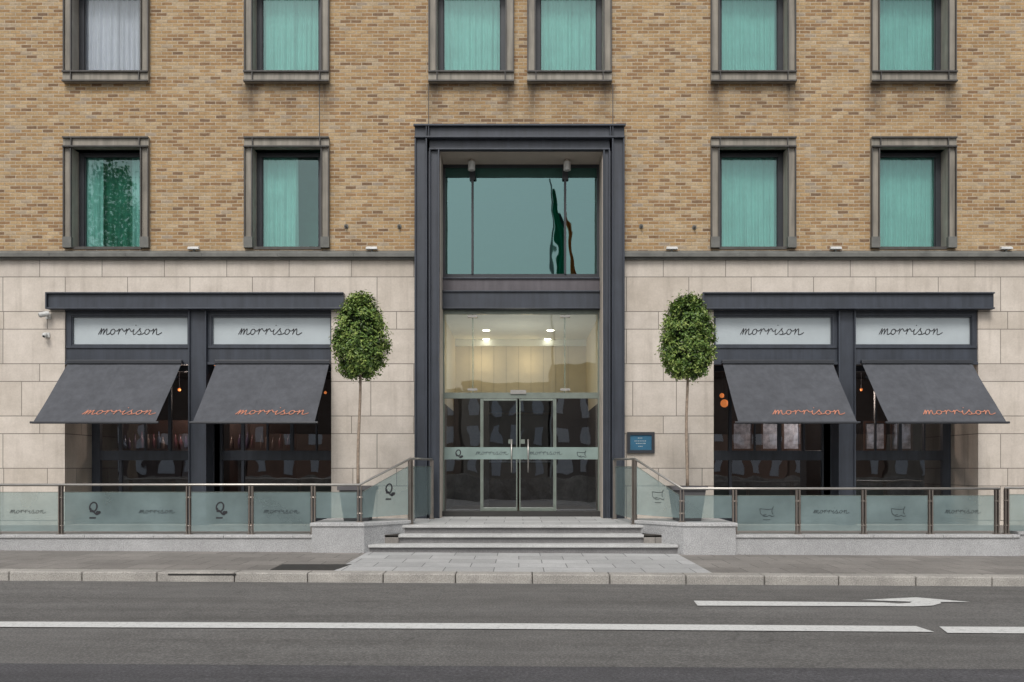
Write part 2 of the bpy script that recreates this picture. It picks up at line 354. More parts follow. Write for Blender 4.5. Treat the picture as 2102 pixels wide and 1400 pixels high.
# ------------------------------------------------------------ setting
def sheet(name,x0,x1,y0,y1,zoff,mat):
    xs=sorted(set([x0,x1]+[x for x in (-12,12) if x0<x<x1])); mb=MB()
    for a,b in zip(xs,xs[1:]): mb.face([(a,y0,gz(a)+zoff),(b,y0,gz(b)+zoff),(b,y1,gz(b)+zoff),(a,y1,gz(a)+zoff)])
    return tag(mb.build(name,mat),kind='structure')
KY=-6.55
g=MB(); g.face([(-400,-400,-.12),(400,-400,-.12),(400,400,-.12),(-400,400,-.12)]); tag(g.build('ground',M['gravel']),kind='structure')
sheet('road',-60,60,-27,KY+.02,0,M['road'])
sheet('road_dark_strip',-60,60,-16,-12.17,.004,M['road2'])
sheet('pavement',-60,60,KY+.33,-.02,.12,M['pave'])
sheet('entrance_paving',-2.62,2.74,KY+.33,-2.9,.125,M['slab'])
def gp(x,y,off=.009):
    X=0
    for _ in range(4):
        h=EYE-gz(X)-off; d=FP*h/(y-CY); X=(x-CX)*d/FP
    return (X,d-D,gz(X)+off)
mb=MB()
x=-60
while x<60:
    l=1.045+random.uniform(-.05,.05); a,b=x+.005,x+l-.005
    za,zb=gz(a)+.13,gz(b)+.13
    mb.hexa([(a,KY,-.1),(b,KY,-.1),(b,KY+.33,-.1),(a,KY+.33,-.1)],[(a,KY,za),(b,KY,zb),(b,KY+.33,zb),(a,KY+.33,za)]); x+=l
tag(mb.build('kerb',M['kerb'],bevel=.018),kind='structure')
def marking(name,polys,label):
    mb=MB()
    for p in polys: mb.face([gp(*q) for q in p])
    o=mb.build(name,M['paint']); tag(o,label,kind='structure')
marking('lane_line',[[(-200,1286),(1055,1291),(1055,1279.5),(-200,1275)],[(1055,1291),(1918,1297),(1880,1285),(1055,1279.5)]],'long white lane line')
marking('lane_line',[[(1945,1299),(2400,1302),(2400,1288),(1928,1286)]],'next white lane line dash')
marking('road_arrow',[[(1432,1243),(1810,1244),(1810,1236.5),(1424,1233)],
  [(1810,1244),(1875,1244.5),(1915,1243),(1932,1238),(1930,1235.5),(1872,1235),(1868,1237.5),(1845,1239),(1810,1236.5)],
  [(1768,1231.5),(1872,1235),(1930,1235.5),(1992,1235.5),(1880,1226)]],'white turn arrow')
q=[gp(555,1169,.128),gp(690,1169,.128),gp(722,1158,.128),gp(580,1158,.128)]
mb=MB(); mb.hexa([(p[0],p[1],p[2]-.02) for p in q],q)
tag(mb.build('access_cover',M['iron']),'dark rectangular iron access cover set in the pavement','access cover')
mb=MB(); X0=wx(345,KY);X1=wx(485,KY)
mb.box(X0,X1,KY-.004,KY+.05,gz(X0)+.085,gz(X0)+.11)
for k in range(9):
    xx=X0+(X1-X0)*(k+.5)/9; mb.box(xx-.006,xx+.006,KY-.008,KY-.003,gz(X0)+.088,gz(X0)+.107)
tag(mb.build('kerb_drain',M['iron']),'narrow dark drain slot in the face of the kerb','drain')

# ------------------------------------------------------------ building
B=empty('hotel_building',(0,0,0),'brick and stone hotel facade with tall dark steel entrance portal','building')
WIN=[(133,308),(503,677),(880,1055),(1082,1255),(1458,1632),(1786,1960)]
LO=[0,1,4,5]
lz0,lz1=wz(510),wz(284); uz0,uz1=wz(172),wz(-56)
PX0,PX1=wx(853),wx(1280); PZ1=wz(262); LAND=.57
holes=[]
for i,(a,b) in enumerate(WIN):
    holes.append((wx(a),wx(b),uz0,uz1))
    if i in LO: holes.append((wx(a),wx(b),lz0,lz1))
W0,W1=-13.5,13.5; ZT=13.2
mb=MB(); mb.wall(W0,W1,wz(520),ZT,holes+[(PX0,PX1,5,PZ1)],0,.42); mb.build('brick_wall',M['brick'],B)
SH=[(wx(133),wx(680)),(wx(1465),wx(2008))]; SZ1=wz(637)
for (a,b) in ((W0,PX0),(PX1,W1)):
    mb=MB(); mb.wall(a,b,.0,wz(520),[(p,q_,.42,SZ1) for p,q_ in SH if a<p<b],0,.42); mb.build('stone_wall',M['stone'],B)
for a,b in SH:
    mb=MB(); mb.box(a-.25,a-.002,.42,1.5,.42,SZ1); mb.build('stone_jamb',M['stone'],B)
    mb=MB(); mb.box(b+.002,b+.25,.42,1.5,.42,SZ1); mb.build('stone_jamb',M['stone'],B)
for x0,x1,y0,y1 in ((W0,W0+.3,.42,12),(W1-.3,W1,.42,12),(W0+.3,W1-.3,11.7,12)):
    mb=MB(); mb.box(x0,x1,y0,y1,0,ZT); mb.build('side_wall',M['brick'],B)
mb=MB(); mb.box(W0-.05,W1+.05,-.08,12.05,ZT,ZT+.25); mb.build('roof',M['lead'],B)
for a,b in ((W0,PX0),(PX1,W1)):
    mb=MB(); z=wz(520)
    mb.hexa([(a,-.14,z-.10),(b,-.14,z-.10),(b,.0,z-.10),(a,.0,z-.10)],[(a,-.14,z-.02),(b,-.14,z-.02),(b,.0,z+.06),(a,.0,z+.06)])
    mb.box(a,b,-.07,0,z-.14,z-.1)
    x=a+.8
    while x<b-.2: mb.box(x,x+.03,-.15,-.135,z-.105,z-.015); x+=1.55
    mb.build('string_course',M['lead'],B,bevel=.008)
for x,zt_,zb_ in ((880,uz0,PZ1),(1258,uz0,PZ1),(656,uz0,lz1+.002)):
    mb=MB(); mb.box(wx(x)-.008,wx(x)+.008,-.006,.01,zb_,zt_); mb.build('movement_joint',M['bronze_dark'],B)

def steel_bar(mb,x0,x1,z0,z1,y=-.10,mi=0,md=1):
    mb.box(x0,x1,y+.05,y+.20,z0,z1,mi)
    h=z1-z0; w=x1-x0
    if w>h: mb.box(x0,x1,y,y+.05,z1-.028,z1,md); mb.box(x0,x1,y,y+.05,z0,z0+.028,md)
    else: mb.box(x0,x0+.022,y,y+.05,z0,z1,md); mb.box(x1-.022,x1,y,y+.05,z0,z1,md)
def curtain(x0,x1,z0,z1,y,mat,parent,per=.11,seed=0):
    mb=MB(); n=max(8,int((x1-x0)/.014)); rnd=random.Random(seed); ph=rnd.random()*6
    pr=None; m=5
    for i in range(n+1):
        x=x0+(x1-x0)*i/n
        cur=[]
        for j in range(m+1):
            t=j/m; yy=y+(.012+.018*t)*math.sin(x/per*6.28+ph+1.3*math.sin(x*5+ph)+.5*math.sin(t*2+x*3))+.012*math.sin(x/per*2.7+t)
            cur.append((x,yy,z1+(z0-z1)*t))
        if pr:
            for j in range(m): mb.face([pr[j+1],cur[j+1],cur[j],pr[j]])
        pr=cur
    return mb.build('curtain',mat,parent,smooth=True)
def window(i,up):
    a,b=wx(WIN[i][0]),wx(WIN[i][1]); z0,z1=(uz0,uz1) if up else (lz0,lz1)
    mb=MB()
    zt=z1-.21; zb=z0+.22 if up else z0
    steel_bar(mb,a,a+.17,zb if up else z0,zt); steel_bar(mb,b-.17,b,zb if up else z0,zt)
    mb.box(a+.15,a+.172,-.05,.30,zb,zt,3); mb.box(b-.172,b-.15,-.05,.30,zb,zt,3)
    steel_bar(mb,a,b,zt,z1,-.13)
    for x in (a+.17,b-.19): mb.box(x,x+.02,-.125,-.08,zt+.03,z1-.03,1)
    mb.box(a+.17,b-.17,.07,.3,zt+.06,zt+.09,1)
    if up:
        steel_bar(mb,a,b,z0,zb,-.15)
        for x in (a+.17,b-.19): mb.box(x,x+.02,-.145,-.1,z0+.03,zb-.03,1)
        mb.box(a+.172,b-.172,.05,.3,zb-.05,zb-.01,1)
    else:
        mb.box(a+.172,b-.172,-.02,.3,z0-.02,z0+.035,1)
        for x0_ in (a,b-.17): mb.box(x0_-.004,x0_+.174,-.104,.0,z0,z0+.22,2)
    w=mb.build('window',[M['bronze'],M['bronze_dark'],M['lead'],M['reveal']],B)
    fx0,fx1=a+.172,b-.172; fz0=zb+.0; fz1=zt
    mb=MB()
    t=.105
    mb.box(fx0,fx0+t,.26,.34,fz0,fz1); mb.box(fx1-t,fx1,.26,.34,fz0,fz1); mb.box(fx0+t,fx1-t,.26,.34,fz1-.09,fz1); mb.box(fx0+t,fx1-t,.26,.34,fz0,fz0+.085)
    mb.box(fx0+t,fx0+t+.02,.29,.34,fz0+.085,fz1-.09,0); mb.box(fx1-t-.02,fx1-t,.29,.34,fz0+.085,fz1-.09,0)
    mb.build('frame',M['frame'],w,bevel=.006)
    mb=MB(); mb.face([(fx0+t,.31,fz0+.07),(fx1-t,.31,fz0+.07),(fx1-t,.31,fz1-.08),(fx0+t,.31,fz1-.08)]); mb.build('pane',M['pane_clear'] if (i==0 and up) else M['pane'],w)
    cm=M['curtain_pale'] if (i==0 and up) else M['curtain']
    l,r=fx0+.03,fx1-.03; wd=r-l
    if i==0 and not up: spans=[(l,l+.32*wd),(r-.25*wd,r)]
    elif i==1 and not up: spans=[(l,l+.60*wd)]
    elif i in (4,5): spans=[(l,l+.43*wd),(l+.42*wd,r)]
    else: spans=[(l,l+.55*wd),(l+.54*wd,r)]
    for k,(p,q) in enumerate(spans): curtain(p,q,fz0-.02,fz1,.385+.03*k,cm,w,seed=i*7+k+up*3)
    if i==0 and not up: curtain(l,r,fz0-.02,fz1,.50,M['reflect_curtain'],w,per=.16,seed=99)  # added curtain, its green stands in for a tree reflection on the pane
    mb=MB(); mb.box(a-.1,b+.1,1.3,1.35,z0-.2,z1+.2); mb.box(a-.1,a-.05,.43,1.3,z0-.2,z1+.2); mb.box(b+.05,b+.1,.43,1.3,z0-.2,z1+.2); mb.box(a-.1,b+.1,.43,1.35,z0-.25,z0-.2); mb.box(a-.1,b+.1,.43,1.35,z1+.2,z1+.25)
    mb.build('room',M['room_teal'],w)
    if i==0 and up: tag(w,'window with pale lilac net curtain')
    if i==0 and not up: tag(w,'window with curtains parted')
    if i==1 and not up: tag(w,'window half covered by curtain')
for i in range(6):
    window(i,True)
    if i in LO: window(i,False)

# ---- portal
PI0,PI1=wx(903),wx(1237); PZI=wz(312); GY=.8
mb=MB()
def col_(x0,x1,z1,yb):
    mb.box(x0,x1,yb+.07,.4,LAND,z1)
    mb.box(x0,x0+.03,yb,yb+.07,LAND,z1,1); mb.box(x1-.03,x1,yb,yb+.07,LAND,z1,1)
zA=wz(290)
col_(PX0,PX0+.255,zA,-.22); col_(PX0+.29,PI0,PZI,-.16); col_(PX1-.255,PX1,zA,-.22); col_(PI1,PX1-.29,PZI,-.16)
mb.box(PX0+.255,PX0+.29,-.05,.4,LAND,PZI,1); mb.box(PX1-.29,PX1-.255,-.05,.4,LAND,PZI,1)
mb.box(PX0,PX1,-.15,.4,zA,PZ1,0); mb.box(PX0-.02,PX1+.02,-.24,-.15,PZ1-.04,PZ1,1); mb.box(PX0,PX1,-.24,-.15,zA,zA+.035,1)
mb.box(PX0+.29,PX1-.29,-.09,.4,PZI,zA,0); mb.box(PX0+.29,PX1-.29,-.16,-.09,PZI,PZI+.03,1)
for x in (PX0+.23,PX0+.28,PX1-.25,PX1-.30): mb.box(x,x+.02,-.225,-.15,zA+.035,PZ1-.04,1)
mb.build('portal_frame',[M['steel'],M['steel']],B,bevel=.006)
for s,(x0,x1) in enumerate(((PI0-.06,PI0+.003),(PI1-.003,PI1+.06))):
    mb=MB(); mb.box(x0,x1,.4,GY+.1,LAND,PZI+.1)
    xx=PI0-.001 if s==0 else PI1-.012; mb.box(xx,xx+.013,-.03,.41,LAND,PZI)
    mb.build('portal_reveal',M['soffit'],B)
mb=MB(); mb.box(PI0+.013,PI1-.013,-.02,GY+.1,PZI-.012,PZI+.0+.05)
for k in range(3): mb.box(PI0+.1+k*1.05,PI0+.115+k*1.05,-.02,GY,PZI-.017,PZI-.012)
mb.build('portal_soffit',M['soffit'],B)
def g8(x): return wx(x,GY)
def h8(y): return wz(y,GY)
mb=MB(); a,b=PI0+.004,PI1-.004
mb.box(a,b,GY-.02,GY+.08,h8(345),PZI-.013); mb.box(a,a+.05,GY-.03,GY+.08,h8(563),h8(345)); mb.box(b-.05,b,GY-.03,GY+.08,h8(563),h8(345))
mb.box(a,b,GY-.03,GY+.08,h8(572),h8(563))
for x in (970,1160):
    X=g8(x); mb.box(X-.022,X+.022,GY-.06,GY+.1,h8(563),h8(345))
    mb.box(X-.06,X+.06,GY-.07,GY-.02,h8(370),h8(345))
uf=mb.build('upper_window',M['frame'],B)
for p,q in ((a,g8(970)),(g8(970),g8(1160)),(g8(1160),b)):
    mb=MB(); dy=.004 if p==a else (-.004 if q==b else 0)
    mb.face([(p,GY+.02+dy,h8(566)),(q,GY+.02-dy,h8(566)),(q,GY+.02-dy,PZI),(p,GY+.02+dy,PZI)]); mb.build('pane',M['pane_dark'],uf)
mb=MB(); mb.box(a+.05,b-.05,GY+.0,GY+.012,h8(364),h8(345)); mb.build('blind',plain('dark green blind',(.012,.07,.055),.5),uf)
mb=MB(); mb.box(PX0,PX1,5,5.1,5.3,8.4); mb.box(PX0,PX0+.1,.95,5,5.3,8.4); mb.box(PX1-.1,PX1,.95,5,5.3,8.4); mb.box(PX0,PX1,.95,5.1,8.4,8.5); mb.box(PX0,PX1,.95,5.1,5.2,5.3)
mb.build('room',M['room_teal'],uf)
mb=MB(); z1,z2,z3=h8(572),h8(600),h8(637)
mb.box(a,b,GY-.12,GY+.1,z2,z1,1); mb.box(a,b,GY-.20,GY+.1,z3,z2,0); mb.box(a,b,GY-.24,GY-.20,z3,z3+.03); mb.box(a,b,GY-.24,GY-.20,z2-.03,z2); mb.box(a,b,GY-.16,GY-.12,z1-.03,z1,0)
mb.build('spandrel_beam',[M['steel'],M['steel2']],B,bevel=.005)
DZ0=.68; DT=h8(818); TT=h8(806)
mb=MB(); mb.box(a,b,GY-.03,GY+.06,h8(645),z3); mb.box(a,a+.03,GY-.02,GY+.05,DZ0,h8(645)); mb.box(b-.03,b,GY-.02,GY+.05,DZ0,h8(645))
mb.box(a+.03,b-.03,GY-.03,GY+.06,DT,TT)
for x in (988,1140): mb.box(g8(x)-.02,g8(x)+.02,GY-.02,GY+.05,DZ0,DT)
ef=mb.build('entrance_glazing',M['doorf'],B)
mb=MB()
for p,q in ((a,g8(970)-.004),(g8(970)+.004,g8(1160)-.004),(g8(1160)+.004,b)): mb.face([(p,GY+.01,TT),(q,GY+.01,TT),(q,GY+.01,h8(645)),(p,GY+.01,h8(645))])
mb.build('transom_pane',M['pane_clear'],ef)
for p,q in ((a,g8(988)),(g8(1140),b)):
    mb=MB(); mb.face([(p,GY+.01,DZ0),(q,GY+.01,DZ0),(q,GY+.01,DT),(p,GY+.01,DT)]); mb.build('side_pane',M['shop'],ef)
for x in (970,1160):
    mb=MB(); mb.box(g8(x)-.010,g8(x)+.010,GY+.06,GY+.30,TT,h8(645)); mb.build('glass_fin',M['fin'],ef)
    for y in (650,800):
        X=g8(x); Z=h8(y); mb=MB(); mb.box(X-.10,X+.10,GY-.05,GY-.02,Z-.025,Z+.025)
        for s in (-.08,.08): mb.tube([(X+s,GY-.08,Z),(X+s,GY-.02,Z)],.026,10)
        mb.build('glass_fitting',M['rail'],ef)
mb=MB(); mb.box(g8(1048),g8(1080),GY-.06,GY-.03,h8(809),h8(801)); mb.build('door_closer',M['rail'],ef)
for s,(x0,x1) in enumerate(((g8(990),g8(1062)),(g8(1066),g8(1138)))):
    mb=MB(); t=.026
    mb.box(x0,x0+t,GY-.03,GY+.03,DZ0,DT-.01); mb.box(x1-t,x1,GY-.03,GY+.03,DZ0,DT-.01); mb.box(x0+t,x1-t,GY-.03,GY+.03,DT-.05,DT-.01); mb.box(x0+t,x1-t,GY-.03,GY+.03,DZ0,DZ0+.07)
    d=mb.build('door',M['doorf'],B,bevel=.004)
    mb=MB(); mb.face([(x0+t,GY,DZ0+.07),(x1-t,GY,DZ0+.07),(x1-t,GY,DT-.05),(x0+t,GY,DT-.05)]); mb.build('pane',M['shop'],d)
    X=g8(1050) if s==0 else g8(1084)
    mb=MB(); mb.tube([(X,GY-.10,h8(970)),(X,GY-.10,h8(902))],.015,10)
    for y in (960,912): mb.tube([(X,GY-.10,h8(y)),(X,GY-.0,h8(y))],.010,8)
    mb.build('handle',M['rail'],d,smooth=True)
    X=g8(1048) if s==0 else g8(1073)
    mb=MB(); mb.box(X-.045,X+.045,GY-.042,GY-.031,h8(911),h8(902)); mb.build('lock_plate',M['doorf'],d)
mb=MB(); mb.face([(a+.03,GY-.035,h8(943)),(b-.03,GY-.035,h8(943)),(b-.03,GY-.035,h8(918)),(a+.03,GY-.035,h8(918))]); fb=mb.build('frosted_band',M['frost_band'],B)
for x in (1010,1120): strokes('lettering',WORD,(g8(x),GY-.038,h8(930)),.075,M['ink_soft'],fb,width=.11)
strokes('emblem',LOGO,(g8(940),GY-.038,h8(932)),.17,M['ink'],fb,center=0,slant=.1,width=.13)
strokes('emblem',BIRD,(g8(1193),GY-.038,h8(932)),.15,M['ink_soft'],fb,center=0,slant=0,width=.1)
mb=MB(); mb.box(a,b,GY-.25,GY+.3,LAND,DZ0); mb.build('threshold',M['iron'],B)
# lobby
LX0,LX1=PI0-.02,PI1+.02; CZ=h8(643); LB=5.2; OZ=wz(812,LB)
mb=MB(); mb.box(LX0-.3,LX1+.3,GY+.12,LB+.2,CZ,CZ+.05,0)
mb.box(LX0,LX1,LB,LB+.1,OZ,CZ,1)
mb.box(LX0-.3,LX0,GY+.12,LB+.2,.66,CZ,1); mb.box(LX1,LX1+.3,GY+.12,LB+.2,.66,CZ,1)
for k in range(9):
    X=LX0+.35+k*.32; mb.box(X,X+.008,LB-.008,LB,OZ,CZ-.16,2)
mb.box(LX0,LX1,LB-.12,LB-.02,CZ-.16,CZ-.002,0)
lob=mb.build('lobby',[M['ceil'],M['cream'],plain('panel groove',(.35,.32,.24),.7)],B)
mb=MB(); mb.box(LX0-2,LX1+2,11,11.1,.5,3.3); mb.box(LX0-2,LX0-1.9,LB+.3,11,.5,3.3); mb.box(LX1+1.9,LX1+2,LB+.3,11,.5,3.3); mb.box(LX0-2,LX1+2,LB+.2,11,OZ-.1,OZ-.02)
mb.build('dark_hall',M['dark'],lob)
mb=MB(); mb.box(LX0,LX1,GY+.3,11,.55,.66); mb.build('lobby_floor',M['dark_floor'],lob)
for p,q in ((LX0+.001,LX0+.02),(LX1-.02,LX1-.001)):
    mb=MB(); mb.box(p,q,1.4,LB,.66,3.0); mb.build('side_screen',M['dark'],lob)
for p,q in ((LX0,-.75),(.8,LX1)):
    mb=MB(); mb.box(p,q,4.5,4.56,.66,OZ-.03); mb.build('inner_screen',M['dark'],lob)
for x,y in ((998,678),(1130,678),(998,696),(1124,696)):
    d=FP*(CZ-EYE)/(CY-y); X=(x-CX)*d/FP; Yd=d-D
    mb=MB(); mb.tube([(X,Yd,CZ-.012),(X,Yd,CZ-.004)],.085,16); mb.build('downlight',M['down'],lob)
for x in (990,1085):
    l=bpy.data.lights.new('lobby_lamp','POINT'); l.energy=5; l.color=(1,.78,.46); l.shadow_soft_size=.1
    o=bpy.data.objects.new('lobby_lamp',l); col.objects.link(o); o.location=(wx(x,LB),LB-.45,wz(745,LB)); o.parent=lob
l=bpy.data.lights.new('lobby_ceiling_lamp','POINT'); l.energy=34; l.color=(1,.95,.82); l.shadow_soft_size=.4
o=bpy.data.objects.new('lobby_ceiling_lamp',l); col.objects.link(o); o.location=(0,2.6,3.5); o.parent=lob
rc=empty('reception_counter',(0,8,.66),'dark counter at the back of the lobby behind the glass doors','counter')
mb=MB(); mb.box(-1.8,1.8,7.8,8.3,.66,1.75); world_child(mb,'counter_body',M['darkwood'],rc)
mb=MB(); mb.box(-1.9,1.9,7.7,8.4,1.75,1.8); world_child(mb,'counter_top',M['grey_int'],rc)
for k,x in enumerate((960,975,992,1008,1024,1095,1110,1122,1140,1155)):
    X=wx(x,7.9); mb=MB(); mb.tube([(X,7.9,1.8),(X,7.9,2.0),(X,7.9,2.1),(X,7.9,2.2)],[.05,.05,.02,.018],10)
    o=mb.build('bottle',M['b%d'%(k%4)],smooth=True); tag(o,'bottle standing in the row on the lobby counter','bottle','bottles on the lobby counter')

# ---- shopfronts
RY=1.3
def shop(s):
    a,b=SH[s]; hx0,hx1=((103,708),(1440,2033))[s]; c0,c1=((388,425),(1720,1755))[s]
    mb=MB(); x0,x1=wx(hx0),wx(hx1); z0,z1=wz(637),wz(603)
    mb.box(x0,x1,-.14,0,z0,z1); mb.box(x0,x1,-.20,-.14,z1-.03,z1); mb.box(x0,x1,-.20,-.14,z0,z0+.03)
    mb.box(x0-.01,x0+.02,-.20,-.14,z0,z1)
    mb.box(a,b,0,.3,z0-.02,z0)
    mb.build('lintel_beam',M['steel'],B,bevel=.005)
    mb=MB(); C0,C1=wx(c0),wx(c1)
    mb.box(C0,C1,.0,.45,.42,z0-.02); mb.box(C0,C0+.03,-.06,0,.42,z0); mb.box(C1-.03,C1,-.06,0,.42,z0)
    mb.build('steel_column',M['steel'],B,bevel=.004)
    sg=((147,383),(435,677)) if s==0 else ((1470,1708),(1758,1995))
    tc=((263,552),(1587,1873))[s]
    for k,(p,q) in enumerate(sg):
        l,r=(a,C0) if k==0 else (C1,b)
        P,Q=wx(p),wx(q); y0,y1=wz(706),wz(650); zb=wz(748)
        mb=MB()
        mb.wall(l,r,zb,z0-.02,[(P,Q,y0,y1)],.05,.2)
        mb.box(l+.01,r-.01,.02,.05,wz(714),wz(709)); mb.box(l,r,.0,.05,zb,zb+.05)
        mb.box(P-.05,P-.02,.03,.05,y0-.03,y1+.03); mb.box(Q+.02,Q+.05,.03,.05,y0-.03,y1+.03); mb.box(P-.05,Q+.05,.03,.05,y1+.03,y1+.06)
        f=mb.build('sign_fascia',M['steel'],B)
        mb=MB(); mb.box(P-.01,Q+.01,.10,.12,y0-.01,y1+.01); mb.build('sign_panel',M['sign'],f)
        strokes('sign_lettering',WORD,(wx(tc[k]),.094,wz(679)),.139,M['ink'],f,width=.115)
        mb=MB(); mb.box(l,r,.2,RY+.1,zb+.1,zb+.2); mb.build('recess_soffit',M['dark'],B)
        mb=MB(); zt=zb+.1; zm0,zm1=wz(945,RY),wz(925,RY)
        L,Rr=l,r
        if k==0: Rr=r+.25
        else: L=l-.25
        e0=.18; e1=.18
        mb.box(L,L+e0,RY-.04,RY+.08,.42,zt); mb.box(Rr-e1,Rr,RY-.04,RY+.08,.42,zt)
        mb.box(L+e0,Rr-e1,RY-.04,RY+.08,zm0,zm1); mb.box(L+e0,Rr-e1,RY-.04,RY+.08,.42,.75); mb.box(L+e0,Rr-e1,RY-.03,RY+.08,zt-.12,zt)
        wdt=Rr-L-e0-e1
        for t in (.18,.40,.62,.84):
            X=L+e0+wdt*t; w_=.035 if t in (.18,.62) else .018; mb.box(X-w_,X+w_,RY-.03,RY+.06,zm1,zt-.12)
        X=L+e0+wdt*.18; mb.box(X-.03,X+.03,RY-.03,RY+.06,.75,zm0)
        w=mb.build('shop_window',M['steel'],B,bevel=.005)
        mb=MB(); mb.face([(L+e0,RY+.02,.75),(Rr-e1,RY+.02,.75),(Rr-e1,RY+.02,zt),(L+e0,RY+.02,zt)]); mb.build('pane',M['shop'],w)
    ra,rb=a-1.6,b+(1.6 if s else .9)
    if s==1: ra=a-.9
    mb=MB(); mb.box(ra,rb,6.5,6.6,.4,4.4); mb.box(ra,ra+.1,RY+.2,6.5,.4,4.4); mb.box(rb-.1,rb,RY+.2,6.5,.4,4.4); mb.box(ra+.1,rb-.1,RY+.2,6.5,4.0,4.1)
    mb.box(ra,a,RY+.1,RY+.2,.4,4.4); mb.box(b,rb,RY+.1,RY+.2,.4,4.4)
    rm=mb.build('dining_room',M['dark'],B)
    mb=MB(); mb.box(ra+.1,rb-.1,RY+.1,6.5,.42,.5); mb.build('dining_floor',M['dark_floor'],rm)
    for yy in (2.2,3.4):
        mb=MB(); mb.box(ra+.3,rb-.3,yy,yy+.05,3.93,3.97); mb.build('light_strip',M['strip'],rm)
shop(0); shop(1)
def pendant(x,y,Y,r,lab):
    X,Z=wx(x,Y),wz(y,Y); e=empty('pendant_lamp',(X,Y,Z),lab,'lamp','globe pendant lamps in the dining room')
    mb=MB(); mb.ball((X,Y,Z),r,16,10); world_child(mb,'globe',M['lamp'],e,smooth=True)
    mb=MB(); mb.tube([(X,Y,Z+r*.9),(X,Y,4.0)],.008,6); world_child(mb,'cord',M['frame'],e)
pendant(1487,828,3.0,.095,'glowing orange globe lamp beside the left edge of the right shopfront')
pendant(1482,812,4.2,.06,'smaller glowing globe lamp behind the first in the right shopfront')
pendant(368,800,3.4,.04,'glowing globe lamp seen beside the first left awning')
pendant(668,806,3.4,.035,'glowing globe lamp seen beside the second left awning')
pendant(1768,800,3.4,.035,'glowing globe lamp seen between the two right awnings')
for x,e in ((wx(400,3),70),(wx(1700,3),110)):
    l=bpy.data.lights.new('dining_lamp','POINT'); l.energy=e; l.color=(1,.82,.70); l.shadow_soft_size=.3
    o=bpy.data.objects.new('dining_lamp',l); col.objects.link(o); o.location=(x,3.2,3.3); o.parent=B
for k,(p,q) in enumerate(((240,386),(470,600))):
    Y=3.6; zs=wz(921,Y); e=empty('bar_shelf',(wx((p+q)/2,Y),Y,zs),'dark bar shelf inside the '+('first' if k==0 else 'second')+' left shop window','shelf')
    mb=MB(); mb.box(wx(p-4,Y),wx(q+4,Y),Y-.15,Y+.2,zs-.05,zs); world_child(mb,'shelf_board',M['darkwood'],e)
    mb=MB(); mb.box(wx(p-4,Y),wx(q+4,Y),Y+.22,Y+.25,zs-1.4,zs+.7); world_child(mb,'back_panel',M['darkwood'],e)
    n=13 if k==0 else 9
    for j in range(n):
        x=wx(p+(q-p)*(j+.5+random.uniform(-.25,.25))/n,Y); h=random.uniform(.26,.42); r=random.uniform(.035,.055)
        mb=MB(); mb.tube([(x,Y,zs),(x,Y,zs+h*.6),(x,Y,zs+h*.75),(x,Y,zs+h)],[r,r,r*.4,r*.35],10)
        tag(mb.build('bottle',M['b%d'%random.choice((0,1,2,3))],smooth=True),'bottle in the row on the bar shelf behind the '+('first' if k==0 else 'second')+' left shop window','bottle','bottles on bar shelf '+('one' if k==0 else 'two'))
for k,(p,q) in enumerate(((1505,1545),(1565,1600),(1608,1640),(1775,1815),(1830,1870))):  # panels added to stand in for bright reflections on the shop glass
    Y=4.2; e=empty('reflection_panel',(wx((p+q)/2,Y),Y,wz(922,Y)),'pale framed panel standing in for a bright reflection in the right shopfront, number %s from its left'%('one','two','three','four','five')[k],'reflection panel')
    mb=MB(); mb.box(wx(p,Y),wx(q,Y),Y,Y+.03,wz(922,Y),wz(868,Y)); world_child(mb,'panel_face',M['grey_int'],e)
    mb=MB(); mb.wall(wx(p-3,Y),wx(q+3,Y),wz(926,Y),wz(864,Y),[(wx(p+1,Y),wx(q-1,Y),wz(921,Y),wz(869,Y))],Y-.03,Y-.002); world_child(mb,'panel_frame',M['darkwood'],e)

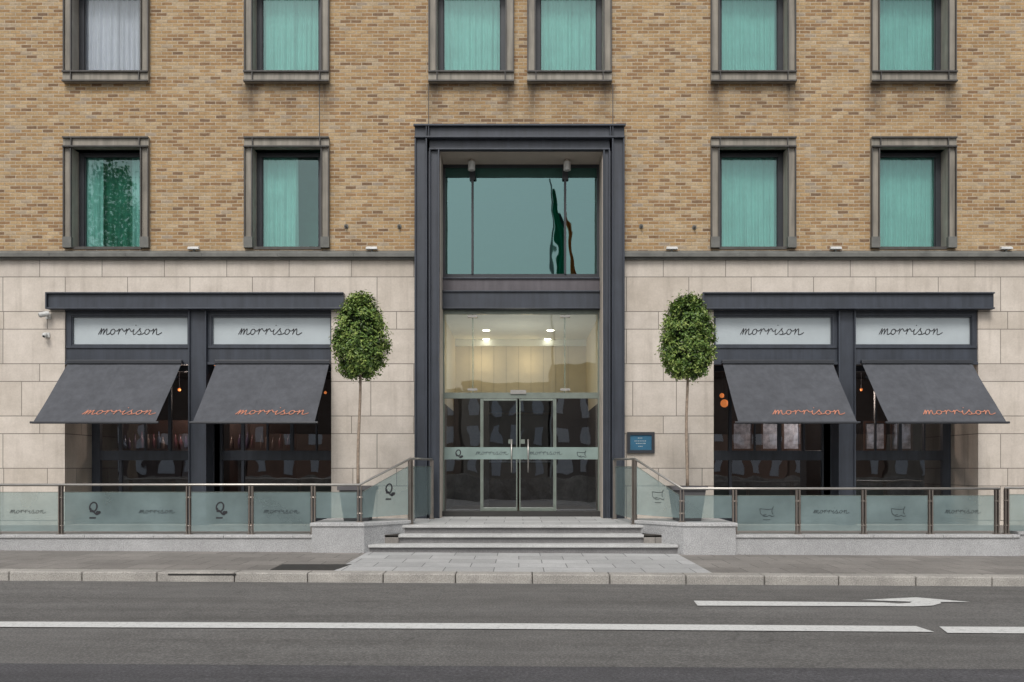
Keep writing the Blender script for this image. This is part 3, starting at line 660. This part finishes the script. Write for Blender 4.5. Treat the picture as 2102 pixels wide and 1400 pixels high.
# ------------------------------------------------------------ awnings
AY=-1.5; AZ0,AZ1=wz(866,AY),wz(745)
def awning(x0,x1,tx,label):
    cx_=(x0+x1)/2; e=empty('awning',(cx_,0,AZ1),label,'awning','shopfront awnings')
    top=Vector((0,-.06,AZ1)); bot=Vector((0,AY,AZ0)); sl=(top-bot).normalized(); nr=Vector((0,-sl.z,sl.y))
    if nr.z<0: nr=-nr
    mb=MB(); nx,ny=30,14; P=[]; L=(top-bot).length
    for th in (0,-.012):
        G=[]
        for j in range(ny+1):
            row=[]
            for i in range(nx+1):
                u=i/nx; v=j/ny
                sag=.022*math.sin(math.pi*v)*(1-.6*abs(math.cos(math.pi*2*u)))+.004*math.sin(u*31+v*3)*math.sin(math.pi*v)+.006*math.sin(u*9+v*7)*math.sin(math.pi*v)
                p=bot+sl*(L*v)+nr*(th-sag)
                row.append((x0+(x1-x0)*u,p.y,p.z))
            G.append(row)
        P.append(G)
    for j in range(ny):
        for i in range(nx):
            mb.face([P[0][j][i],P[0][j][i+1],P[0][j+1][i+1],P[0][j+1][i]]); mb.face([P[1][j][i],P[1][j+1][i],P[1][j+1][i+1],P[1][j][i+1]])
    for j in range(ny):
        mb.face([P[0][j][0],P[0][j+1][0],P[1][j+1][0],P[1][j][0]]); mb.face([P[0][j][nx],P[1][j][nx],P[1][j+1][nx],P[0][j+1][nx]])
    world_child(mb,'canopy',M['fabric'],e,smooth=True)
    mb=MB(); i=int(.47*nx)
    for j in range(ny):
        p=Vector(P[0][j][i])+nr*.003; q=Vector(P[0][j+1][i])+nr*.003
        mb.face([(p.x-.007,p.y,p.z),(p.x+.007,p.y,p.z),(q.x+.007,q.y,q.z),(q.x-.007,q.y,q.z)])
    world_child(mb,'seam',M['fabric'],e)
    mb=MB(); mb.tube([(x0-.06,AY,AZ0-.01),(x1+.06,AY,AZ0-.01)],.022,10); mb.box(x0-.02,x1+.02,AY-.010,AY+.008,AZ0-.035,AZ0-.0); world_child(mb,'front_bar',M['frame'],e)
    mb=MB(); mb.box(x0-.02,x1+.02,-.13,-.01,AZ1-.03,AZ1+.05); world_child(mb,'cassette',M['frame'],e,bevel=.01)
    for X,sx in ((x0+.08,1),(x1-.08,-1)):
        mb=MB(); mb.tube([(X,-.05,AZ1-.28),(X+sx*.35,-.75,(AZ0+AZ1)/2-.18),(X,AY+.02,AZ0-.02)],.018,8); world_child(mb,'folding_arm',M['frame'],e)
    v=.15; o=bot+sl*(L*v)+nr*.007
    strokes('awning_lettering',WORD,(tx,o.y,o.z),.148,M['copper'],e,width=.12,uz=tuple(sl),nrm=tuple(nr))
    return e
awning(-9.22,-6.90,wx(247,-1.25),'leftmost charcoal awning with copper lettering')
awning(-6.19,-3.88,wx(560,-1.25),'charcoal awning left of the entrance, beside the clipped tree')
awning(4.17,6.42,wx(1658,-1.25),'charcoal awning right of the entrance, beside the clipped tree')
awning(7.02,9.26,wx(1966,-1.25),'rightmost charcoal awning with copper lettering')

# ------------------------------------------------------------ steps, plinths, terrace
st=empty('entrance_steps',(0.08,-2.85,0),'pale granite steps rising to the glass entrance','steps')
TR=[(-2.60,2.75,-3.2,.27),(-2.31,2.46,-2.85,.42),(-2.06,2.19,-2.5,LAND)]
for k,(x0,x1,y,z) in enumerate(TR):
    yb=TR[k+1][2]+.07 if k<2 else -2.1
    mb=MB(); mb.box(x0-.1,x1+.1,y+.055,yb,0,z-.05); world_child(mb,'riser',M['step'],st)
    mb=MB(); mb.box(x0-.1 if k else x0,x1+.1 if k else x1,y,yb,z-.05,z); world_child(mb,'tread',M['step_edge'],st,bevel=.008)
mb=MB(); mb.box(-2.12,2.2,-2.1,GY-.25,.1,LAND-.002); world_child(mb,'landing',M['slab'],st)
def terrace(x0,x1,lab):
    mb=MB(); mb.box(x0,x1,-2.85,-.0,.0,.42); tag(mb.build('terrace',M['pave']),lab,kind='structure')
terrace(-13.5,-2.12,'raised terrace left of the steps'); terrace(2.2,13.5,'raised terrace right of the steps')
def plinth(sx,x_out,x_blk,xc,xd,ztop,bt):
    e=empty('granite_plinth',((x_out+x_blk)/2,-3.0,0),'low pale granite wall carrying the '+('left' if sx<0 else 'right')+' glass balustrade','wall')
    mb=MB(); a,b=sorted((x_out,x_blk)); mb.box(a,b,-3.15,-2.8,-.08,ztop-.05); world_child(mb,'wall_base',M['granite'],e)
    mb=MB(); x=a
    while x<b-.01:
        q=min(x+1.2,b); mb.box(x+.003,q-.003,-3.18,-2.78,ztop-.05,ztop); x=q
    world_child(mb,'coping',M['granite_cap'],e,bevel=.006)
    P=[(x_blk,-3.25),(xc,-3.25),(xd,-2.35),(xd,-1.75),(x_blk,-1.75)]
    if sx>0: P=[(xc,-3.25),(x_blk,-3.25),(x_blk,-1.75),(xd,-1.75),(xd,-2.35)]
    def off(P,o):
        cx=sum(p[0] for p in P)/len(P); cy=sum(p[1] for p in P)/len(P)
        return [(cx+(x-cx)*(1+o),cy+(y-cy)*(1+o)) for x,y in P]
    mb=MB(); mb.prism(P,-.08,bt-.06); world_child(mb,'corner_block',M['granite'],e)
    mb=MB(); mb.prism(off(P,.035),bt-.06,bt); world_child(mb,'corner_coping',M['granite_cap'],e,bevel=.008)
plinth(-1,-13.5,-3.56,-2.66,-1.98,.437,.65)
plinth(1,wx(2090,-3.1),3.73,2.83,2.12,.44,.65)
mb=MB(); mb.box(wx(2092,-3.1),13.5,-3.05,-2.7,-.08,.44); mb.box(wx(2092,-3.1)-.0,13.5,-3.08,-2.68,.44,.49)
tag(mb.build('granite_plinth',M['granite']),'short granite wall at the far right edge','wall')

# ------------------------------------------------------------ balustrades
def bal_post(e,x,y,z0,z1,ang=0):
    mb=MB(); c,s=math.cos(ang),math.sin(ang)
    for o in (-.026,.026):
        px,py=x+o*c,y+o*s
        w,t=.009,.035
        q=[(px-w*c+t*s,py-w*s-t*c),(px+w*c+t*s,py+w*s-t*c),(px+w*c-t*s,py+w*s+t*c),(px-w*c-t*s,py-w*s+t*c)]
        mb.hexa([(a,b,z0) for a,b in q],[(a,b,z1-.02) for a,b in q])
    mb.box(x-.06,x+.06,y-.05,y+.05,z0,z0+.012)
    for zz in (z0+.15,z1-.22): mb.tube([(x-.045*c,y-.045*s,zz),(x+.045*c,y+.045*s,zz)],.014,8)
    return world_child(mb,'post',M['post'],e)
def bal_glass(e,p,q,zb,zt,gap=.05,zb2=None,zt2=None):
    p=Vector((*p,0)); q=Vector((*q,0)); d=(q-p).normalized(); a=p+d*gap; b=q-d*gap
    zb2=zb if zb2 is None else zb2; zt2=zt if zt2 is None else zt2
    n=Vector((-d.y,d.x,0))*.005
    mb=MB(); mb.face([(a.x,a.y,zb),(b.x,b.y,zb2),(b.x,b.y,zt2),(a.x,a.y,zt)])
    gl=world_child(mb,'glass_panel',M['frost'],e)
    mb=MB(); mb.hexa([(a.x-n.x,a.y-n.y,zt+.001),(b.x-n.x,b.y-n.y,zt2+.001),(b.x+n.x,b.y+n.y,zt2+.001),(a.x+n.x,a.y+n.y,zt+.001)],[(a.x-n.x,a.y-n.y,zt+.009),(b.x-n.x,b.y-n.y,zt2+.009),(b.x+n.x,b.y+n.y,zt2+.009),(a.x+n.x,a.y+n.y,zt+.009)])
    mb.v=[tuple(Vector(p_)-Vector(e.location)) for p_ in mb.v]
    mb.build('glass_edge',M['doorf'],gl)
    return gl
def mark(gl,kind,x,y,z,ux=(1,0,0),nrm=(0,-1,0)):
    o=Vector((x,y,z))+Vector(nrm)*.004
    if kind=='w': strokes('lettering',WORD,o,.067,M['ink_soft'],gl,ux=ux,nrm=nrm,width=.13)
    if kind=='q': strokes('emblem',LOGO,o,.215,M['ink'],gl,center=0,slant=.12,width=.12,ux=ux,nrm=nrm)
    if kind=='b': strokes('emblem',BIRD,o,.19,M['ink_soft'],gl,center=0,slant=0,width=.06,ux=ux,nrm=nrm)
BY=-3.0
def w3(x): return wx(x,BY)
LB_=empty('glass_balustrade',(-3.5,BY,.44),'frosted glass balustrade with steel rail left of the entrance steps','balustrade')
zr=1.302
xsL=[w3(125-131*2),w3(125-131),w3(125),w3(387),w3(515),w3(643)]
for x in xsL: bal_post(LB_,x,BY,.437,zr)
mk=[None,'w',('q','w'),'q','w']; mxp=[None,(57,),(190,322),(450,),(578,)]
for i in range(5):
    gl=bal_glass(LB_,(xsL[i],BY),(xsL[i+1],BY),.49,1.17)
    if mk[i]:
        for kk,xx in zip(mk[i],mxp[i]): mark(gl,kk,w3(xx),BY,wz(1044 if kk=='q' else 1050,BY))
xc=w3(738)
bal_glass(LB_,(xsL[-1],BY),(xc,BY),.72,1.17)
bal_post(LB_,xc,BY+.03,.65,zr)
PT=(wx(842,-2.35),-2.30); PB=(wx(886,-.45),-.40); zt=1.765
gl=bal_glass(LB_,(xc,BY+.03),PT,.72,1.17,.05,.75,1.62)
dv=(Vector((*PT,0))-Vector((xc,BY+.03,0))).normalized(); nv=Vector((dv.y,-dv.x,0))
mid=(Vector((xc,BY+.03,0))*.45+Vector((*PT,0))*.55); mark(gl,'q',mid.x,mid.y,1.2,tuple(dv),tuple(nv))
bal_post(LB_,PT[0],PT[1],LAND,zt,.9); bal_post(LB_,PB[0],PB[1],LAND,zt,1.57)
bal_glass(LB_,PT,PB,.67,1.62,.06)
mb=MB(); mb.tube([(-13.5,BY,zr),(xc,BY,zr),(PT[0],PT[1],zt),(PB[0],PB[1],zt)],.022,10); world_child(mb,'handrail',M['rail'],LB_,smooth=True)
RB_=empty('glass_balustrade',(3.7,BY,.44),'frosted glass balustrade with steel rail right of the entrance steps','balustrade')
zr=1.235
xsR=[w3(1508),w3(1638),w3(1773),w3(1910),w3(2046)]
for x in xsR: bal_post(RB_,x,BY,.44,zr)
for i,(kk,xx) in enumerate((('b',1573),('w',1706),('b',1843),('w',1976))):
    gl=bal_glass(RB_,(xsR[i],BY),(xsR[i+1],BY),.5,1.11); mark(gl,kk,w3(xx),BY,wz(1050,BY))
xc=w3(1400)
bal_glass(RB_,(xc,BY),(xsR[0],BY),.72,1.11); bal_post(RB_,xc,BY+.03,.65,zr)
PT=(wx(1303,-2.35),-2.30); PB=(wx(1262,-.45),-.40)
gl=bal_glass(RB_,PT,(xc,BY+.03),.75,1.62,.05,.72,1.11)
dv=(Vector((xc,BY+.03,0))-Vector((*PT,0))).normalized(); nv=Vector((dv.y,-dv.x,0)); mid=(Vector((xc,BY+.03,0))+Vector((*PT,0)))*.5
mark(gl,'b',mid.x,mid.y,1.12,tuple(dv),tuple(nv))
bal_post(RB_,PT[0],PT[1],LAND,zt,-.9); bal_post(RB_,PB[0],PB[1],LAND,zt,1.57); bal_glass(RB_,PT,PB,.67,1.62,.06)
mb=MB(); mb.tube([(w3(2052),BY,zr),(xc,BY,zr),(PT[0],PT[1],zt),(PB[0],PB[1],zt)],.022,10); world_child(mb,'handrail',M['rail'],RB_,smooth=True)
FR=empty('glass_balustrade',(w3(2066),BY,.44),'separate short glass balustrade at the far right edge','balustrade')
bal_post(FR,w3(2066),BY,.44,zr+.01); bal_post(FR,w3(2200),BY,.44,zr+.01); bal_glass(FR,(w3(2066),BY),(w3(2200),BY),.5,1.13)
mb=MB(); mb.tube([(w3(2062),BY,zr+.01),(13.4,BY,zr+.01)],.022,10); world_child(mb,'handrail',M['rail'],FR,smooth=True)

# ------------------------------------------------------------ clipped trees in planters
def planter(X,Y,lab):
    z0,z1=.65,1.27; e=empty('planter',(X,Y,z0),lab,'planter'); mb=MB()
    def sq(r,z): return [(X-r,Y-r,z),(X+r,Y-r,z),(X+r,Y+r,z),(X-r,Y+r,z)]
    mb.hexa(sq(.22,z0),sq(.29,z1-.07)); world_child(mb,'pot',M['pot'],e,bevel=.01)
    mb=MB()
    for x0,x1,y0,y1 in ((-.32,.32,-.32,-.26),(-.32,.32,.26,.32),(-.32,-.26,-.26,.26),(.26,.32,-.26,.26)): mb.box(X+x0,X+x1,Y+y0,Y+y1,z1-.07,z1)
    world_child(mb,'rim',M['pot'],e)
    mb=MB(); mb.box(X-.26,X+.26,Y-.26,Y+.26,z1-.069,z1-.03); world_child(mb,'soil',M['soil'],e)
def leafer(mb,o,rnd):
    def leaf(p,nrm,size,mi):
        t=nrm.cross(Vector((rnd.uniform(-1,1),rnd.uniform(-1,1),rnd.uniform(-1,1))))
        if t.length<.01: return
        t.normalize(); s=nrm.cross(t)
        a=p; b=p+t*size*.5+s*size*.23+nrm*size*.1; c=p+t*size; d=p+t*size*.5-s*size*.23+nrm*size*.1
        mb.face([o+a,o+b,o+c,o+d],mi)
    return leaf
def tree(X,Y,zc,hh,rw,seed,lab,lean):
    rnd=random.Random(seed); e=empty('clipped_tree',(X,Y,1.24),lab,'tree'); mb=MB()
    pts=[];rad=[]
    for i in range(12):
        t=i/11; z=1.22+(zc-.1-1.22)*t; pts.append((X+lean*t+.012*math.sin(t*7+seed),Y+.01*math.sin(t*5),z)); rad.append(.030-.009*t)
    mb.tube(pts,rad,8)
    for k in range(14):
        a=rnd.random()*6.28; z=zc-hh*.5+rnd.random()*hh*.7; r=rw*.55
        mb.tube([(X+lean,Y,z-.15),(X+lean+math.cos(a)*r*.5,Y+math.sin(a)*r*.5,z+.0),(X+lean+math.cos(a)*r,Y+math.sin(a)*r,z+.12)],[.013,.008,.004],5)
    mb.tube([(X+lean,Y,zc-.15),(X+lean,Y,zc+hh*.6)],[.018,.006],6)
    world_child(mb,'trunk',M['bark'],e,smooth=True)
    mb=MB()
    def prof(t): return math.sqrt(max(0,1-t*t))**.88*(1.0-.20*t-.04*t*t)
    leaf=leafer(mb,Vector((X+lean,Y,zc)),rnd)
    clumps=[]
    for _ in range(380):
        t=rnd.uniform(-.97,.97); a=rnd.random()*6.283; q=prof(t)*rnd.uniform(.74,1.02)*(1+.05*math.sin(a*3+t*5+seed))
        clumps.append((Vector((math.cos(a)*q*rw,math.sin(a)*q*rw,t*hh)),rnd.uniform(.05,.085),rnd.random()))
    for c,r,tone in clumps:
        out=Vector((c.x/rw,c.y/rw,c.z/hh*.7)).normalized()
        for _ in range(30):
            dlt=Vector((rnd.gauss(0,1),rnd.gauss(0,1),rnd.gauss(0,1)))*r*.62
            nrm=(out*.9+Vector((0,0,.55))+Vector((rnd.uniform(-1,1),rnd.uniform(-1,1),rnd.uniform(-1,1)))*.8).normalized()
            k=tone*.55+rnd.random()*.45+ .25*dlt.dot(out)/r
            mi=0 if k<.28 else 1 if k<.55 else 2 if k<.82 else 3
            leaf(c+dlt,nrm,rnd.uniform(.045,.08),mi)
    for _ in range(2800):
        t=rnd.uniform(-.92,.92); a=rnd.random()*6.283; q=prof(t)*rnd.uniform(.45,.8)
        leaf(Vector((math.cos(a)*q*rw,math.sin(a)*q*rw,t*hh)),Vector((rnd.gauss(0,1),rnd.gauss(0,1),rnd.gauss(0,1))).normalized(),.1,4 if rnd.random()<.6 else 0)
    world_child(mb,'crown',[M['leaf%d'%i] for i in range(5)],e)
TY=-2.45
XL,XR=wx(735,TY),wx(1410,TY)
planter(XL,TY,'dark tapered planter on the granite block left of the steps'); planter(XR,TY,'dark tapered planter on the granite block right of the steps')
tree(XL,TY,wz(690,TY),.74,.455,3,'clipped egg shaped tree in the planter left of the entrance',wx(740,TY)-XL)
tree(XR,TY,wz(693,TY),.74,.465,8,'clipped egg shaped tree in the planter right of the entrance',0.01)

# ------------------------------------------------------------ small fixtures
pl=empty('wall_plaque',(wx(1315),-.05,wz(930)),'small blue plaque in a black frame right of the entrance','sign')
mb=MB(); x0,x1,z0,z1=wx(1287),wx(1343),wz(930),wz(887); mb.wall(x0,x1,z0,z1,[(x0+.06,x1-.06,z0+.06,z1-.06)],-.06,0); world_child(mb,'plaque_frame',M['frame'],pl)
mb=MB(); mb.box(x0+.05,x1-.05,-.035,0,z0+.05,z1-.05); world_child(mb,'plaque_face',M['blue'],pl)
mb=MB()
for k,(w,zz) in enumerate(((.12,.30),(.26,.24),(.2,.19),(.1,.13))):
    x=(x0+x1)/2-w/2
    while x<(x0+x1)/2+w/2-.02:
        l=random.uniform(.015,.03); mb.box(x,x+l,-.038,-.036,z0+zz,z0+zz+.014); x+=l+.012
world_child(mb,'plaque_lettering',M['wcloth'],pl)
for k,(x,y) in enumerate(((100,650),(98,688))):
    X,Z=wx(x),wz(y); e=empty('security_camera',(X,0,Z),('white box shaped security camera, upper of two beside the left lintel','small white security camera, lower of two beside the left lintel')[k],'camera')
    mb=MB(); mb.box(X-.05,X+.05,-.03,0,Z-.05,Z+.05); mb.tube([(X,-.02,Z),(X-.01,-.14,Z+.01)],.018,8); world_child(mb,'bracket',M['white'],e)
    if k==0:
        mb=MB(); mb.tube([(X+.07,-.12,Z+.05),(X-.10,-.20,Z+.0)],.055,12); world_child(mb,'housing',M['white'],e,bevel=.006)
        mb=MB(); mb.tube([(X-.10,-.20,Z),(X-.108,-.204,Z-.003)],.035,12); world_child(mb,'lens',M['ink'],e)
    else:
        mb=MB(); mb.ball((X,-.13,Z-.02),.055,14,8); world_child(mb,'housing',M['white'],e,smooth=True)
        mb=MB(); mb.ball((X,-.165,Z-.04),.025,10,6); world_child(mb,'lens',M['ink'],e,smooth=True)
names=('first from the left','second from the left','middle one','second from the right','rightmost')
for k,x in enumerate((400,764,1378,1713,2062)):
    X=wx(x); Z=wz(514); e=empty('ledge_floodlight',(X,-.08,Z),'small white floodlight on the lead ledge, '+names[k],'light','floodlights along the ledge')
    mb=MB(); mb.hexa([(X-.12,-.13,Z+.0),(X+.12,-.13,Z+.0),(X+.12,-.03,Z+.0),(X-.12,-.03,Z+.0)],[(X-.11,-.12,Z+.05),(X+.11,-.12,Z+.05),(X+.11,-.05,Z+.07),(X-.11,-.05,Z+.07)]); world_child(mb,'lamp_body',M['white'],e,bevel=.008)
    mb=MB(); mb.box(X-.02,X+.02,-.08,-.02,Z-.05,Z); world_child(mb,'bracket',M['lead'],e)
for k,(x,y) in enumerate(((711,465),(820,465),(1316,465),(1425,467))):
    X,Z=wx(x),wz(y); e=empty('wall_lug',(X,0,Z),'small round metal lug on the brickwork, '+('far left','left of portal','right of portal','far right')[k]+' of four','lug')
    mb=MB(); mb.tube([(X,-.02,Z),(X,0,Z)],.045,12); world_child(mb,'base_plate',M['lead'],e)
    mb=MB(); mb.tube([(X,-.09,Z-.02),(X,-.02,Z)],.022,8); world_child(mb,'stub',M['bronze_dark'],e)
for k,x in enumerate((968,1164)):
    Y=.45; X=wx(x,Y); Z1=PZI-.012; e=empty('soffit_spotlight',(X,Y,Z1),('left','right')[k]+' pale cylinder spotlight hanging under the portal soffit','light','portal spotlights')
    mb=MB(); mb.tube([(X,Y,wz(350,Y)),(X,Y,wz(332,Y))],.075,16); world_child(mb,'lamp_head',M['white'],e,bevel=.006)
    mb=MB(); mb.tube([(X,Y,wz(332,Y)),(X,Y,Z1)],.045,12); world_child(mb,'mount',M['soffit'],e)

# ------------------------------------------------------------ far bank and quay (seen as reflections in the glass)
FAC=[plain('far facade %d'%i,c,.9,0,.25,.4) for i,c in enumerate([(.22,.15,.11),(.34,.30,.25),(.15,.12,.11),(.26,.24,.24),(.30,.18,.13)])]
M['farw']=plain('far window',(.65,.68,.72),.3)
mb=MB(); mb.box(-60,60,-29,-28.5,-.12,1.1); q=mb.build('quay_wall',speckle('quay stone',(.34,.32,.29),.3,3,big=.3)); tag(q,'long stone parapet on the river side of the road','wall')
xx=-70; k=0; rnd=random.Random(5)
while xx<70:
    w=rnd.uniform(7,12); h=rnd.uniform(9,15); e=empty('terraced_building',(xx+w/2,-85,0),'terraced building on the far bank, number %d from the west'%(k+1),'building','buildings across the river')
    mb=MB(); mb.box(xx,xx+w,-95,-85,-.1,h); world_child(mb,'wall',FAC[k%5],e)
    mb=MB(); mb.box(xx-.1,xx+w+.1,-95.1,-84.7,h,h+.5); world_child(mb,'roof',M['iron'],e)
    for r in range(int(h/3.2)):
        for c in range(4):
            x=xx+w*(c+.5)/4; mb=MB(); mb.box(x-.5,x+.5,-85,-84.9,1.0+r*3.2,2.9+r*3.2); world_child(mb,'window',M['farw'],e)
    xx+=w+.3; k+=1
def refl(x,y,gy,Yr):
    d=D+gy+(gy-Yr); return ((x-CX)*d/FP, EYE+(CY-y)*d/FP)
YF=-30
fp=empty('flagpole',(refl(1150,500,GY,YF)[0],YF,-.1),'tall white flagpole with a limp tricolour flag on the quay','flagpole')
mb=MB(); px=refl(1134,500,GY,YF)[0]; zt_=refl(1134,366,GY,YF)[1]; mb.tube([(px,YF,-.1),(px,YF,zt_)],[.07,.04],10); world_child(mb,'pole',M['wcloth'],fp)
def cloth(pl_,pr_,mat,nm,ph):
    mb=MB(); n=10; rows=12; P=[]
    for j in range(rows+1):
        t=j/rows
        def ip(L):
            f=t*(len(L)-1); k=min(int(f),len(L)-2); u=f-k
            return (L[k][0]*(1-u)+L[k+1][0]*u,L[k][1]*(1-u)+L[k+1][1]*u)
        a_,b_=ip(pl_),ip(pr_); row=[]
        for i in range(n+1):
            X,Z=refl(a_[0]+(b_[0]-a_[0])*i/n,a_[1]+(b_[1]-a_[1])*i/n,GY,YF); row.append((X,YF+.12*math.sin(i*1.3+ph+j*.25),Z))
        P.append(row)
    for j in range(rows):
        for i in range(n): mb.face([P[j][i],P[j][i+1],P[j+1][i+1],P[j+1][i]])
    return world_child(mb,nm,mat,fp,smooth=True)
cloth([(1136,385),(1136,450),(1138,520),(1142,575)],[(1139,383),(1152,440),(1158,500),(1161,575)],M['green'],'green_cloth',0)
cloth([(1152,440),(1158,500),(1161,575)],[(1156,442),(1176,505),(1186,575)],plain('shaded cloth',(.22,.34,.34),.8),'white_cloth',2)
cloth([(1188,442),(1193,475),(1192,520),(1195,575)],[(1192,440),(1206,470),(1203,520),(1210,575)],M['orange'],'orange_cloth',4)
YT=-31; tx_,tz_=refl(240,430,.31,YT)
e=empty('quay_tree',(tx_,YT,-.1),'tall green street tree behind the quay wall','tree')
mb=MB(); mb.tube([(tx_,YT,-.1),(tx_+.1,YT,5),(tx_,YT,tz_)],[.28,.2,.09],10)
rnd=random.Random(4)
for k in range(10):
    a=rnd.random()*6.28; z=tz_-3.5+k*.5; mb.tube([(tx_,YT,z),(tx_+math.cos(a)*1.2,YT+math.sin(a)*1.2,z+1.2)],[.07,.02],6)
world_child(mb,'trunk',M['bark'],e)
mb=MB(); leaf=leafer(mb,Vector((tx_,YT,tz_)),rnd)
for _ in range(60):
    v=Vector((rnd.gauss(0,1),rnd.gauss(0,1),rnd.gauss(0,1))).normalized()*rnd.uniform(.5,1); c=Vector((v.x*1.6,v.y*1.6,v.z*3.0-.6))
    for _ in range(50):
        dl=Vector((rnd.gauss(0,1),rnd.gauss(0,1),rnd.gauss(0,1)))*.34
        leaf(c+dl,Vector((rnd.gauss(0,1),rnd.gauss(0,1),rnd.gauss(0,1)+.5)).normalized(),.26,rnd.choice((0,1,2)))
world_child(mb,'crown',[M['quayleaf%d'%i] for i in range(3)],e)

# ------------------------------------------------------------ light, sky, camera
w=bpy.data.worlds.new("World"); bpy.context.scene.world=w; w.use_nodes=True; nt=w.node_tree
bg=nt.nodes['Background']; sky=N(nt,'ShaderNodeTexSky'); sky.sky_type='NISHITA'; sky.sun_disc=False
sky.sun_elevation=R(48); sky.sun_rotation=R(190); sky.air_density=1.2; sky.dust_density=3; sky.ozone_density=1
hs=N(nt,'ShaderNodeHueSaturation'); hs.inputs['Saturation'].default_value=.3
nt.links.new(sky.outputs[0],hs.inputs['Color']); nt.links.new(hs.outputs[0],bg.inputs['Color']); bg.inputs['Strength'].default_value=.145
s=bpy.data.lights.new('sun','SUN'); s.energy=1.5; s.angle=R(18); s.color=(1,.965,.92)
so=bpy.data.objects.new('sun',s); col.objects.link(so); so.rotation_euler=(R(42),0,R(-10)); so.location=(0,-10,20)
cam=bpy.data.cameras.new('camera'); co=bpy.data.objects.new('camera',cam); col.objects.link(co)
co.location=(0,-D,EYE); co.rotation_euler=(R(90),0,0); cam.sensor_width=36; cam.lens=36*FP/2102
cam.shift_x=(1051-CX)/2102; cam.shift_y=(CY-700)/2102; cam.clip_end=1000; cam.clip_start=.1
bpy.context.scene.camera=co
sc=bpy.context.scene; sc.view_settings.view_transform='Standard'; sc.view_settings.look='None'; sc.view_settings.exposure=0
